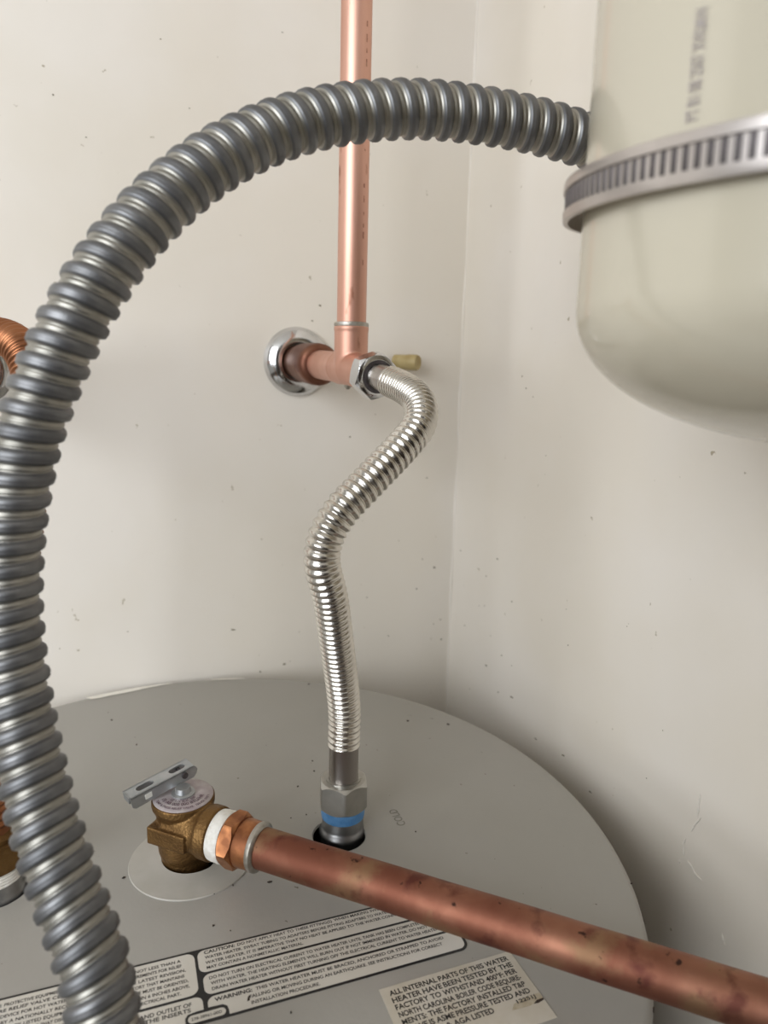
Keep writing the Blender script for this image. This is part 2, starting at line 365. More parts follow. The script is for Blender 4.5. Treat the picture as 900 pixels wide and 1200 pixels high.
# dirt flecks
V, F = [], []
for px, py, s, st in [(145,1029,5,1.2),(273,1038,3,1),(316,1034,3.5,2.4),(250,1085,4,1.2),(251,1048,2,1),(179,1048,2,1.5),(368,904,3,1.3),(349,922,3,1.2),(359,955,2.5,1),(341,959,2,1),(131,844,3,1.3),(160,873,3,1.2),(478,845,4,1),(525,849,3,2),(740,1036,3,1.2),(341,1187,3,1.4),(487,975,2.5,1),(428,938,2.5,1),(270,1091,2,1),(362,802,3,1.3),(366,892,2.4,1.3)]:
    p = on_z(px, py); d = (p - CAM).dot(AX_F); b = blob(p, Vector((0, 0, 1)), s*d/FPX/3.2, st, random.uniform(0, 3), lift=.0001); o = len(V); n = len(b)
    V += b + [q + Vector((0, 0, .0005)) for q in b]; F.append(tuple(range(o+n, o+2*n))); F += [(o+i, o+(i+1) % n, o+n+(i+1) % n, o+n+i) for i in range(n)]
link('dirt_flecks', mesh(V, F), M_fleck, heater, kind='stuff')
# back wall's reflection painted pale on the rim, chipped paint at the right rim
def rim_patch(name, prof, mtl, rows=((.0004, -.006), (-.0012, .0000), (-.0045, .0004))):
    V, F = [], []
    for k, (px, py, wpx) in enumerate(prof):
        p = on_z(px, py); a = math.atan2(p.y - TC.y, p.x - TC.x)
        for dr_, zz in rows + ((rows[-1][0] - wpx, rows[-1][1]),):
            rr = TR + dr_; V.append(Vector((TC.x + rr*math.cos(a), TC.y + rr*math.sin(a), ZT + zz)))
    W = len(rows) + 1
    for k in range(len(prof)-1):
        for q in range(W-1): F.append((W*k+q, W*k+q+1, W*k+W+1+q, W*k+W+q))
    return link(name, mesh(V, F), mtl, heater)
rim_patch('rim_reflection', [(100,816,.0003),(104,815.5,.004),(115,814,.0055),(130,812,.0050),(145,810,.0056),(160,807,.0045),(175,805,.0028),(190,803.5,.0012),(202,802,.0001)], M_rimreflect, ((-.0008, .0000), (-.0030, .0003)))
rim_patch('rim_reflection', [(247,798.4,.0001),(258,797.6,.001),(272,797,.0012),(286,796.5,.0001)], M_rimreflect, ((-.0008, .0000), (-.0030, .0003)))
rim_patch('rim_chip', [(751.5,1048,.0002),(754,1058,.0012),(757,1070,.0009),(758,1075,.0001)], M_fleck, ((.0003, -.0052), (.0003, -.0045), (.0002, -.0040)))
rim_patch('rim_chip', [(764.5,1170,.0002),(764.6,1174,.0012),(764.7,1178,.0002)], M_fleck, ((.0003, -.0052), (.0003, -.0045), (.0002, -.0040)))

# lettering
def text_mesh(s, size=1.0, bold=0.0, extrude=0.0):
    c = bpy.data.curves.new('t', 'FONT'); c.body = s; c.size = size; c.offset = bold; c.extrude = extrude; c.resolution_u = 3
    o = bpy.data.objects.new('t', c); COL.objects.link(o); dg = bpy.context.evaluated_depsgraph_get(); dg.update()
    me = bpy.data.meshes.new_from_object(o.evaluated_get(dg)); bpy.data.objects.remove(o); bpy.data.curves.remove(c); return me
def text_pts(s, u0, v0, u1=None, hgt=1.0, bold=0.0):
    """lettering in label millimetres: baseline start (u0, v0), stretched to end at u1, cap height hgt"""
    me = text_mesh(s, 1.0, bold); xs = [v.co.x for v in me.vertices]; x0, x1 = min(xs), max(xs); cap = .69
    kx = (u1 - u0) / (x1 - x0) if u1 is not None else hgt / cap
    V = [(u0 + (v.co.x - x0)*kx, v0 + v.co.y*hgt/cap) for v in me.vertices]; F = [tuple(p.vertices) for p in me.polygons]
    bpy.data.meshes.remove(me); return V, F
class Label:
    def __init__(s, O, ang): s.O = O; s.U = Vector((math.cos(ang), math.sin(ang), 0)); s.V = Vector((-math.sin(ang), math.cos(ang), 0))
    def w(s, u, v, z=0): return s.O + s.U*(u*.001) + s.V*(v*.001) + Vector((0, 0, z))
    def plate(s, poly, z0, z1):
        n = len(poly); V = [s.w(u, v, z) for z in (z0, z1) for u, v in poly]
        F = [tuple(range(n-1, -1, -1)), tuple(range(n, 2*n))] + [(i, (i+1) % n, n+(i+1) % n, n+i) for i in range(n)]
        return mesh(V, F)
    def letters(s, items, z):
        VV, FF = [], []
        for V, F in items:
            o = len(VV); VV += [s.w(u, v, z) for u, v in V]; FF += [tuple(i+o for i in f) for f in F]
        return mesh(VV, FF)
def rrect(u0, v0, u1, v1, r, n=7, rs=None):
    rs = rs or (r, r, r, r); out = []                      # radii: bl, br, tr, tl
    for (cu, cv, a0), rr in zip(((u0, v0, pi), (u1, v0, 1.5*pi), (u1, v1, 0), (u0, v1, .5*pi)), rs):
        x = cu + (rr if cu == u0 else -rr); y = cv + (rr if cv == v0 else -rr)
        if rr < 1e-6: out.append((cu, cv)); continue
        for i in range(n): t = a0 + .5*pi*i/(n-1); out.append((x + rr*math.cos(t), y + rr*math.sin(t)))
    return out
LB = Label(on_z(545, 1102), math.radians(20.6))
wl = link('warning_label', LB.plate(rrect(-292, -5.8, 0.2, 37.6, 5), .0001, .0003), M_black, heater)
P_ = []
P_.append(rrect(-291, 10.8, -133.8, 36.3, 4))                                   # left panel
P_.append([(-291, -4.6), (-141.2, -4.6), (-141.2, -1.0), (-139.9, .9), (-136.2, 1.5), (-132.7, 1.5)] + [q for q in rrect(-290, -4, -132.7, 9.2, 3.4)[14:21]][::1] + [(-291, 9.2)])
P_.append(rrect(-132.3, 22.4, -1.3, 36.3, 3.6))
P_.append(rrect(-131.2, 8.9, -1.3, 20.9, 3.6))
P_.append([(-121.8, -4.6)] + rrect(-130.6, -4.4, -1.3, 7.4, 3.6)[7:] + [(-130.6, 2.0), (-124.0, 1.6), (-122.2, .2), (-121.8, -2)])
P_.append(rrect(-140.0, -4.2, -123.2, -.1, 2.0))
for q in P_: link('label_panel', LB.plate(q, .0003, .0004), M_white, wl)
T = text_pts; items = []
left = [('REQUIRED BY LOCAL CODES, TEMPERATURE AND PRESSURE', 'PROTECTIVE EQUIPMENT', 'REQUIRED BY CODES BUT NOT LESS THAN A', 32.2, -140.4),
        ('COMBINATION TEMPERATURE AND PRES', 'SURE RELIEF VALVE CERTI', 'FIED AS MEETING THE REQUIREMENTS FOR RELIEF', 29.1, -140.2),
        ('VALVES AND AUTOMATIC SHUTO', 'FF DEVICE FOR HOT WATER', ' SUPPLY SYSTEMS, Z21.22 LATEST REVISION,', 25.8, -138.5),
        ('MARKED WITH THE PRESSURE', 'RE BY A NATIONALLY RECO', 'GNIZED TESTING LABORATORY THAT MAINTAINS', 22.5, -139.4),
        ('PERIODIC INSPECTION OF', 'LISTED EQUIPMENT', 'OR MATERIALS. THE VALVE MUST BE ORIENTED,', 19.2, -137.9),
        ('PROVIDED WITH TUBING', 'SO THAT DISCHARGE', 'CAN EXIT ONLY WITHIN 6 INCHES ABOVE,', 15.9, -137.6),
        ('THE STRUCTURAL FLOOR', 'AND CANNOT', 'CONTACT ANY LIVE ELECTRICAL PART.', 12.7, -141.8)]
seg = [(-218.3, -193.6), (-223.5, -190.5), (-222, -191.5), (-222, -190), (-209, -187.8), (-205, -185.5), (-200, -186)]
for (a, b, c, v, ue), (s0, s1) in zip(left, seg):
    items += [T(a, -288, v, s0 - 1, 1.7, .021), T(b, s0, v, s1, 1.75, .021)]
    items.append(T(c, s1 + (.9 if not c.startswith(' ') else .9), v, ue, 1.75, .021))
items += [T('INSTALL ON THE INLET', -222, 4.9, -190, 1.9), T('AND OUTLET OF', -160.6, 4.9, -137.7, 2.1, .021), T('THE HEATER BEFORE', -222, 1.7, -190, 1.9), T('THE INSERTS', -158.5, 1.9, -138.3, 2.1, .021)]
items += [T('CAUTION:', -129, 33.6, -113.7, 2.0, .03), T('DO NOT APPLY HEAT TO THESE FITTING(S)', -112.4, 33.7, -62.2, 1.75, .021), T('WHEN MAKING SWEAT JOINTS TO THE', -61, 33.9, -12, 1.75, .021),
          T('WATER HEATER. SWEAT TUBING TO ADAPTERS BEFORE FITTING ADAPTERS TO WATER CONNECTION ON', -128.9, 30.4, -9, 1.75, .021),
          T('WATER HEATER. IT IS IMPERATIVE THAT NO HEAT BE APPLIED TO THE WATER CONNECTION WHICH', -129, 27.1, -9, 1.75, .021),
          T('MAY CONTAIN A NONMETALLIC MATERIAL.', -128.7, 23.9, -80.1, 1.75, .021)]
items += [T('DO NOT TURN ON ELECTRICAL CURRENT TO WATER HEATER UNTIL TANK HAS BEEN COMPLETELY FILLED', -128.3, 17.3, -9, 1.8, .021),
          T('WITH WATER. THE HEATING ELEMENTS WILL BURN OUT IF NOT IMMERSED IN WATER. DO NOT', -128, 14.0, -15, 1.8, .021),
          T('DRAIN WATER HEATER WITHOUT FIRST TURNING OFF THE ELECTRICAL CURRENT TO WATER HEATER.', -127.8, 10.6, -9.9, 1.8, .021)]
items += [T('WARNING:', -127.4, 4.0, -109.9, 2.1, .03), T('THIS WATER HEATER MUST BE BRACED, ANCHORED OR STRAPPED TO AVOID', -108.3, 4.1, -10.3, 1.8, .021),
          T('FALLING OR MOVING DURING AN EARTHQUAKE. SEE INSTRUCTIONS FOR CORRECT', -111.7, .6, -12.5, 1.8, .021), T('INSTALLATION PROCEDURE.', -111.5, -2.9, -78.7, 1.8, .021)]
items += [T('238-38961-00D', -138.6, -2.9, -125, 1.5, .012)]
link('lettering', LB.letters(items, .00045), M_ink, wl)
# little black scrape on the letters
link('scrape', LB.plate([(-113.2, -.6), (-111.9, -.5), (-111.9, 1.0), (-111.3, 2.4), (-112.3, 1.9), (-112.9, .6)], .00045, .0005), M_fleck, wl)

LT = Label(on_z(597, 1115), math.radians(21.1))
tl = link('test_label', LT.plate([(-71.6, -41), (0.9, -41), (.7, -31.5), (.0, -.2), (-.3, 0), (-71.3, .2)], .0001, .0003), M_paper, heater, label='small white printed test label with a stained corner')
Lt = [('ALL INTERNAL PARTS OF THIS WATER', 0), ('HEATER HAVE BEEN TESTED BY THE', 1), ('FACTORY TO WITHSTAND 400°F: PER', 2), ('NORTH CAROLINA BOILER CODE REQUIRE-', 3), ('MENTS: THE FACTORY INSTALLED T&P', 4), ('VALVE IS ASME PRESSURE TESTED AND', 5)]
items = []
CAPH, LINE = 2.75, 4.05
def justified(s, u0, u1, v, hgt):
    ws = s.split(' '); out = []; wid = []
    for q in ws:
        V, F = T(q, 0, v, None, hgt, .026); wid.append(max(p[0] for p in V))
    tot = sum(wid); k = min(1.08, (u1 - u0) * .93 / tot); gap = ((u1 - u0) - tot*k) / max(1, len(ws)-1); u = u0
    for q, ww in zip(ws, wid): out.append(T(q, u, v, u + ww*k, hgt, .026)); u += ww*k + gap
    return out
for s, k in Lt: items += justified(s, -67.5, -3.2, -5.0 - k*LINE, CAPH)
items += justified('CERTIFIED & AGA LISTED', -67.5, -25, -5.0 - 6*LINE, CAPH)
items.append(T('12251J', -12.5, -28.6, -2.4, 1.9, .03))
link('lettering', LT.letters(items, .00035), M_ink, tl)
link('corner_stain', LT.plate([(-17, -31), (-14.5, -28.3), (-9, -27), (.4, -26.5), (.7, -30), (-8, -31.6)], .0003, .00033), mat('stain', srgb(180, 170, 150), .6, col2=srgb(168, 157, 134), nscale=200), tl)
link('torn_edge', LT.plate([(-5.5, -31.2), (-3, -29.9), (.6, -29.8), (.4, -30.8), (-3, -31.5)], .0003, .0004), M_fleck, tl)
# faint COLD stamp
a, b = on_z(471.5, 967.5), on_z(459.5, 949); LC = Label(Vector((a.x, a.y, ZT)), math.atan2(b.y-a.y, b.x-a.x))
wd = (b-a).length*1000
link('cold_stamp', LC.letters([T('COLD', 0, -2.8, wd, 5.6, .004)], .0002), M_stamp, heater)

# ------------------------------------------------------------------ relief valve
valve = empty('relief_valve', VC, 'cast bronze pressure relief valve with a metal test lever on the lid', 'valve')
P0 = on_z(311, 995, PIPE_Z); P1 = on_z(870, 1171, PIPE_Z)
PD = (P1 - P0); PD.z = 0; PD.normalize()
AXC = VC + Vector((0, 0, PIPE_Z))
# outlet axis runs through the valve's centre line
off = (P0 - AXC); PO = P0 - PD * off.dot(PD)             # nearest point of the pipe axis to the valve centre
bm = bmesh.new()
add_lathe(bm, VC, (0, 0, 1), [(0, -.012), (.0138, -.012), (.0138, .004), (.0150, .008), (.0154, .012), (.0156, .031), (.0172, .0355), (.0182, .037), (.0182, .0412), (0, .0412)], 64)
add_lathe(bm, PO - PD*.004, PD, [(0, 0), (.0138, 0), (.0140, .020), (.0144, .0225), (.0153, .024), (.0153, .0305), (.0147, .0312), (0, .0312)], 64)
# squared wrench flange around the waist
PY = Vector((-PD.y, PD.x, 0))
bmx = rot_box(VC + PD*.0018 - PY*.0030 + Vector((0, 0, .0243)), PD, PY, Vector((0, 0, 1)), .0262, .0330, .0104); bm.from_mesh(bmx); bpy.data.meshes.remove(bmx)
body = link('valve_body', from_bm(bm), M_brass, valve)
bake(body, [('REMESH', dict(mode='VOXEL', voxel_size=.0006)), ('SMOOTH', dict(iterations=6, factor=.5))])
zt = .0415
disc = link('tag_disc', lathe(VC, (0, 0, 1), [(.0172, zt-.001), (.0174, zt), (.0168, zt+.0006), (.0100, zt+.0012), (0, zt+.0014)], 64), M_disc, valve, smooth=40, label='round printed aluminium tag disc')
# lettering in arcs on the disc
def arc_text(s, r, a_mid, hgt, track=1.0, bold=0.0, flip=False):
    VV, FF = [], []; me = text_mesh(s, 1.0, bold); k = hgt/.69; xs = [v.co.x for v in me.vertices]; xm = (min(xs)+max(xs))/2
    for v in me.vertices:
        a = a_mid + (v.co.x - xm)*k*track/r; rr = r - v.co.y*k
        VV.append(VC + Vector((rr*math.cos(a), rr*math.sin(a), zt + .0018 - .0008*(rr/.0174)**2 )))
    FF = [tuple(p.vertices) for p in me.polygons]; bpy.data.meshes.remove(me); return VV, FF
VV, FF = [], []
am = -pi/2 + .25
for s, r, h_ in (('TEMP & PRESS RELIEF VALVE  150 PSI  210°F', .0160, .0016), ('(S) AB 000 000 BTU/HR', .0126, .0023), ('SZ 1-X SLX  500', .0095, .0018), ('ANSI Z21.22', .0072, .0010)):
    V, F = arc_text(s, r, am, h_, .95, .012); o = len(VV); VV += V; FF += [tuple(i+o for i in f) for f in F]
link('lettering', mesh(VV, FF), M_discink, disc)
# stem, lever
LA, LBp = on_z(152.5, 937, .0490), on_z(227.5, 897, .0550)     # lever ends, along its near upper edge
stem = link('stem', lathe(VC, (0, 0, 1), [(.0068, zt), (.0068, zt+.0022), (.0048, zt+.0026), (.0042, zt+.0055), (0, zt+.0055)], 32), M_zinc, valve, smooth=40)
lx = (LBp - LA); LL = lx.length; lx.normalize(); ly = Vector((0, 0, 1)).cross(lx).normalized(); lz = lx.cross(ly)
def lever_mesh():
    bm = bmesh.new(); W, T_, D = .0105, .0011, .0074
    # top plate with two long slots
    def loop(poly, z): return [bm.verts.new(LA + lx*u + ly*v + lz*z) for u, v in poly]
    outer = [(0, 0), (LL, 0), (LL, W), (0, W)]
    def slot(u0, u1, v0, v1): return rrect(u0, v0, u1, v1, (v1-v0)/2*.98, 5)
    polys = [outer, slot(.006, .0165, .0030, .0078), slot(.0265, .0365, .0030, .0078)]
    top = [loop(p, 0) for p in polys]; bot = [loop(p, -T_) for p in polys]
    for lv in (top, bot):
        e = []
        for lp in lv: e += [bm.edges.new((lp[i], lp[(i+1) % len(lp)])) for i in range(len(lp))]
        bmesh.ops.triangle_fill(bm, use_beauty=True, edges=e)
    for t, b in zip(top, bot):
        for i in range(len(t)): j = (i+1) % len(t); bm.faces.new((t[i], t[j], b[j], b[i]))
    # side flanges with rounded ends
    for v0 in (0, W - T_):
        side = [(0.000, 0), (LL-.001, 0), (LL+.0008, -.0010), (LL+.0016, -.0030), (LL+.0008, -.0054), (LL-.0015, -D), (LL*.55, -D*.93), (.006, -D*1.02), (.0022, -D*1.02), (.0006, -D*.85)]
        a = [bm.verts.new(LA + lx*u + ly*v0 + lz*z) for u, z in side]; b = [bm.verts.new(LA + lx*u + ly*(v0+T_) + lz*z) for u, z in side]
        bm.faces.new(a); bm.faces.new(b[::-1])
        for i in range(len(a)): j = (i+1) % len(a); bm.faces.new((a[i], a[j], b[j], b[i]))
    # turned-down end tab
    c = [bm.verts.new(LA + lx*u + ly*v + lz*z) for u in (-.0002, .0009) for v, z in ((.0012, 0), (W-.0005, 0), (W-.0012, -.0045), (.0025, -.0045))]
    for f in ((0,1,2,3), (7,6,5,4), (0,4,5,1), (1,5,6,2), (2,6,7,3), (3,7,4,0)): bm.faces.new([c[i] for i in f])
    return from_bm(bm)
lever = link('lever', lever_mesh(), M_zinc, valve, label='galvanised slotted test lever')
rp = LA + lx*(LL*.83) - lz*.0030
link('rivet', lathe(rp + ly*.0112, -ly, [(0, 0), (.0012, 0), (.0012, .0113), (.0019, .0113), (.0019, .0122), (.0010, .0122), (.0010, .0117), (0, .0117)], 20), M_slot, lever, smooth=40)
link('embossed_mark', rot_box(LA + lx*.0105 - lz*.0036, lx, ly, lz, .0042, .0004, .0032, .0001), mat('pale_mark', srgb(214, 214, 208), .6, col2=srgb(205, 204, 198), nscale=200), lever)

# ------------------------------------------------------------------ discharge pipe
def S(px, py): return (on_z(px, py, PIPE_Z) - PO).dot(PD)
sr0, sr1 = S(299.5, 989.5), S(310, 993.5)
s_ring = (sr0 + sr1)/2
WALLHIT = (W2P - PO).dot(N2) / PD.dot(N2)
dp = empty('discharge_pipe', PO + PD*.03, 'old brown copper discharge pipe slanting across the lid to the right', 'pipe')
EL = WALLHIT - .055
pts = [PO + PD*s for s in [.034 + (EL-.02-.034)*i/60 for i in range(61)]]
e0 = PO + PD*(EL-.02)
for i in range(1, 13):
    t = .5*pi*i/12; pts.append(e0 + PD*(.03*math.sin(t)) + Vector((0, 0, -.03*(1-math.cos(t)))))
last = pts[-1].copy()
for i in range(1, 31): pts.append(last + Vector((0, 0, -(last.z - .15)*i/30)))
link('copper_tube', sweep(Path(pts), lambda s, t: .01115 + .00008*math.sin(s*90+t), .006, 40), M_cuold, dp, smooth=50)
def tube_ring(o, d, prof, name, mtl, parent, n=48, **k): return link(name, lathe(o, d, prof, n, closed=True), mtl, parent, smooth=38, **k)
st = .0272
tube_ring(PO, PD, [(.010, st), (.0141, st), (.0144, st+.002), (.0143, st+.0045), (.0146, st+.0058), (.0141, st+.0078), (.010, st+.0080)], 'thread_tape', M_tape, dp, label='white thread seal tape')
bm = bmesh.new(); add_hexnut(bm, PO + PD*(st+.0078), PD, .0140, .0088, .0105, rot=.5, cham=.0018)
add_lathe(bm, PO, PD, [(.0108, st+.016), (.0130, st+.016), (.0134, st+.0185), (.0131, s_ring-.001), (.0108, s_ring)], 48, closed=True)
link('threaded_adapter', from_bm(bm), M_cuadapt, dp, smooth=35)
tube_ring(PO, PD, [(.0105, s_ring-.0018), (.0130, s_ring-.0019), (.0137, s_ring-.0008), (.0136, s_ring+.0011), (.0124, s_ring+.0021), (.0105, s_ring+.0022)], 'solder_ring', M_solder, dp)
e1 = last + Vector((0, 0, -.012))
sup = PO + PD*(EL-.06)
# wall clip that holds the pipe's drop leg (outside the frame)
q = Vector((last.x, last.y, .55)); dist = (q - W2P).dot(N2)
clip = empty('pipe_clip', q, 'metal clip holding the discharge pipe to the right wall', 'clip')
bm = bmesh.new(); add_lathe(bm, q - Vector((0, 0, .008)), (0, 0, 1), [(.0112, 0), (.0128, 0), (.0128, .016), (.0112, .016)], 40, closed=True)
bmx = rot_box(q - N2*(dist/2+.006), N2, D2, Vector((0, 0, 1)), dist-.012, .004, .014); bm.from_mesh(bmx)
bmx = rot_box(q - N2*(dist-.001), N2, D2, Vector((0, 0, 1)), .002, .04, .02); bm.from_mesh(bmx)
link('clip_band', from_bm(bm), M_strap, clip, smooth=40)

# ------------------------------------------------------------------ cold water: nipple, stainless connector
nip = empty('cold_nipple', NIP + Vector((0, 0, -.012)), 'grey threaded pipe nipple wrapped in blue tape under the steel hose', 'pipe nipple')
link('nipple_body', lathe(NIP, (0, 0, 1), [(.0100, -.0155), (.0150, -.0150), (.0156, -.004), (.0153, -.0015), (.0140, .0000), (.0134, .002), (.0134, .019), (.0100, .019)], 48, closed=True), M_nipple, nip, smooth=38)
link('thread_tape', lathe(NIP, (0, 0, 1), [(.0130, .0082), (.0138, .0080), (.0141, .0100), (.0139, .0120), (.0142, .0135), (.0137, .0155), (.0130, .0158)], 48, closed=True), M_blue, nip, smooth=30, label='blue thread seal tape')

def hose_radius(R, A, pitch_tab, s_total, shape=.75, amp_tab=None):
    K = 3000; ph = [0.0]
    for i in range(K): ph.append(ph[-1] + s_total/K/interp(pitch_tab, s_total*(i+.5)/K))
    def f(s, th):
        q = ph[min(K, max(0, int(s/s_total*K)))]
        i = s/s_total*K; i0 = min(K-1, max(0, int(i))); q = ph[i0] + (ph[i0+1]-ph[i0])*(i-i0)
        a = A * (interp(amp_tab, s) if amp_tab else 1)
        return R - a * (1 - (.5+.5*math.cos(2*pi*q))**shape)
    return f
WP = on_plane(348, 424, W1P, N1)                     # where the stub-out leaves the wall
# tee: on the horizontal line through WP along N1, nearest (in plan) to the line of sight through its pixel
r = ray(411, 432); rp2 = Vector((r.x, r.y)); n2 = Vector((N1.x, N1.y)); rhs = Vector((WP.x - CAM.x, WP.y - CAM.y))
det = rp2.x*(-n2.y) + n2.x*rp2.y
tt = (rhs.x*(-n2.y) + n2.x*rhs.y) / det
TEE = CAM + r*tt
AXS = (TEE - WP).normalized()                        # stub direction, drooping a little
LST = (TEE - WP).length
print('tee depth', (TEE-CAM).dot(AX_F), 'stub', LST, 'axis', AXS, 'wall depth', (WP-CAM).dot(AX_F))
q_ = TEE + AXS*.042
NUTC = at(437.5, 440, (q_ - CAM).dot(AX_F)); AXN = (NUTC - TEE).normalized()      # front branch of the tee sags a little more
NUT0 = NUTC - AXN*.0072
dn = (NUT0 - CAM).dot(AX_F)
hose = empty('steel_connector', NIP, 'shiny stainless corrugated hose curving from the copper tee down to the lid', 'hose')
top0 = NUT0 + AXN*.005
top1 = NUT0 + AXN*.020
hp = [top0, top1, at(476, 456, .455), at(492, 473, .436), at(491, 498, .421), at(473, 522, .411), at(449, 547, .403), at(425, 572, .397), at(402, 596, .392), at(384, 624, .390), at(377, 655, .393), at(387, 700, .405), at(394, 750, .422), at(400, 795, .438)]
SLZ = .057
hp += [NIP + Vector((0, 0, z)) for z in (SLZ + .022, SLZ+.006, .026)]
hpath = Path(catmull(hp, 30), smooth=30)
s_sl = hpath.L - (SLZ + .0 - .028) ; L = hpath.L
s_top = .0255
s_bot = L - (SLZ - .026)
pt = [(0, .0029), (s_top+.025, .0029), (s_top+.050, .0042), (L*.44, .0050), (L*.56, .0044), (L*.66, .0037), (L*.82, .0038), (L, .0042)]
am_ = [(0, .35), (s_top+.018, .45), (s_top+.042, 1), (L, 1)]
rf = hose_radius(.0104, .0014, pt, L, .62, am_)
link('corrugated_tube', sweep(hpath, rf, .00036, 40, s_top, s_bot), M_steel, hose, smooth=180)
link('upper_sleeve', sweep(hpath, lambda s, t: .0088, .004, 40, .001, s_top+.0008), M_sleeve, hose, smooth=50)
link('lower_sleeve', sweep(hpath, lambda s, t: .0094 if s < L-.006 else .0098, .004, 40, s_bot-.0006, L), M_sleeve, hose, smooth=50)
bm = bmesh.new(); add_hexnut(bm, NIP + Vector((0, 0, .0150)), (0, 0, 1), .0146, .0186, .0100, rot=math.radians(30-8), cham=.0022)
add_lathe(bm, NIP, (0, 0, 1), [(.0095, .0330), (.0112, .0330), (.0112, .0346), (.0095, .0346)], 48, closed=True)
link('hex_nut', from_bm(bm), M_nut, hose, smooth=30)
bm = bmesh.new(); add_hexnut(bm, NUT0, AXN, .0143, .0145, .0110, rot=.15, cham=.0022)
add_lathe(bm, NUT0, AXN, [(.0110, .0100), (.0142, .0132), (.0142, .0150), (.0122, .0158), (.0112, .0158)], 48)
link('hex_nut', from_bm(bm), M_chrome, hose, smooth=30, label='bright chrome hex nut')
link('gasket', lathe(NUT0, AXN, [(.0089, .009), (.0112, .009), (.0112, .0152), (.0089, .0152)], 48, closed=True), M_slot, hose, smooth=40)

# ------------------------------------------------------------------ copper riser with tee, stub-out, escutcheon
riser = empty('copper_riser', TEE, 'bright upright copper pipe rising from a soldered tee on the back wall', 'pipe')
bm = bmesh.new()
add_lathe(bm, TEE - AXS*.0235, AXS, [(0, 0), (.0126, 0), (.0128, .003), (.0125, .0036), (.0124, .026), (0, .026)], 56)
add_lathe(bm, TEE - AXN*.002, AXN, [(0, 0), (.0122, 0), (.0122, .037), (0, .037)], 56)
add_lathe(bm, TEE, (0, 0, 1), [(0, -.002), (.0124, -.002), (.0124, .0270), (.0128, .0275), (.0128, .0300), (.0120, .0305), (0, .0305)], 56)
tee = link('tee_fitting', from_bm(bm), M_cu, riser)
bake(tee, [('REMESH', dict(mode='VOXEL', voxel_size=.0007)), ('SMOOTH', dict(iterations=8, factor=.5))])
tube_ring(TEE, (0, 0, 1), [(.0108, .0300), (.0124, .0300), (.0128, .0312), (.0124, .0328), (.0108, .0332)], 'solder_ring', M_solder, riser)
top_z = CEIL - TEE.z - .002
link('copper_tube', lathe(TEE, (0, 0, 1), [(0, .026), (.0107, .026)] + [(.0107, .03 + (top_z-.03)*i/20) for i in range(21)] + [(0, top_z)], 48), M_cu, riser, smooth=50)
# printed dashes down the pipe's right side
V, F = [], []
th0 = math.atan2(CAM.y - TEE.y, CAM.x - TEE.x) + .75
for k in range(44):
    z = .055 + k*.0085 + random.uniform(-.001, .001)
    if random.random() < .25: continue
    hh = random.uniform(.0012, .006); o = len(V); dth = random.uniform(.03, .07)
    for zz, tq in ((z, th0-dth), (z, th0+dth), (z+hh, th0+dth), (z+hh, th0-dth)): V.append(TEE + Vector((.01078*math.cos(tq), .01078*math.sin(tq), zz)))
    F.append((o, o+1, o+2, o+3))
link('printed_marks', mesh(V, F), M_mark, riser, kind='stuff')
# solder drip under the tee
link('solder_drip', lathe(TEE - AXS*.006 + Vector((0, 0, -.0118)), (0, 0, -1), [(.0028, 0), (.0026, .002), (.0016, .0034), (0, .0038)], 20), M_solder, riser, smooth=50)
stub = empty('stub_out', WP, 'dark brown copper coupling joining the chrome wall plate to the tee', 'pipe fitting')
l1 = LST - .0225
link('coupling', lathe(WP, AXS, [(0, .004), (.0150, .004), (.0152, l1*.16), (.0172, l1*.24), (.0178, l1*.50), (.0174, l1*.555), (.0160, l1*.57), (.0135, l1*.58), (0, l1*.58)], 48), M_cubrown, stub, smooth=35)
link('copper_tube', lathe(WP, AXS, [(0, 0), (.0118, 0), (.0118, LST-.016), (0, LST-.016)], 40), M_cu, stub, smooth=35)
x_, y_, z_ = frame(AXS)
V, F = [], []
for k in range(9):
    a = -2.75 + k*.16; h_ = l1*.60 + .003*math.sin(k*1.3); o = len(V)
    for zz in (h_, h_ + .0025 + .0012*math.sin(k*2.1)): V.append(WP + AXS*zz + (x_*math.cos(a) + y_*math.sin(a))*.0121)
F = [(2*k, 2*k+2, 2*k+3, 2*k+1) for k in range(8)]
link('solder_drip', mesh(V, F), M_solder, stub)
ESC = [(.0312, 0.0002), (.0318, .0012), (.0308, .0042), (.0278, .0078), (.0234, .0102), (.0200, .0112), (.0172, .0108), (.0165, .0080), (.0165, .0004)]
esc = tag(link('escutcheon', lathe(WP, N1, ESC, 72), M_chrome, loc=WP, smooth=45), 'round chrome escutcheon plate on the back wall around the pipe stub', 'wall plate')
# tan plastic stub of pipe sticking out of the wall behind the nut
c = on_plane(489, 426, W1P + N1*.022, N1)
st_ = empty('plastic_stub', on_plane(472, 424, W1P, N1), 'short tan plastic pipe stub on the back wall, partly behind the chrome nut', 'pipe stub')
tb = on_plane(463, 424, W1P, N1); te = on_plane(490, 425, W1P + N1*.020, N1); dd = (te - tb); ln = dd.length
link('capped_tube', lathe(tb, dd, [(0, 0), (.0070, 0), (.0072, ln-.012), (.0076, ln-.011), (.0076, ln-.002), (.0068, ln), (0, ln)], 32), M_tan, st_, smooth=35)

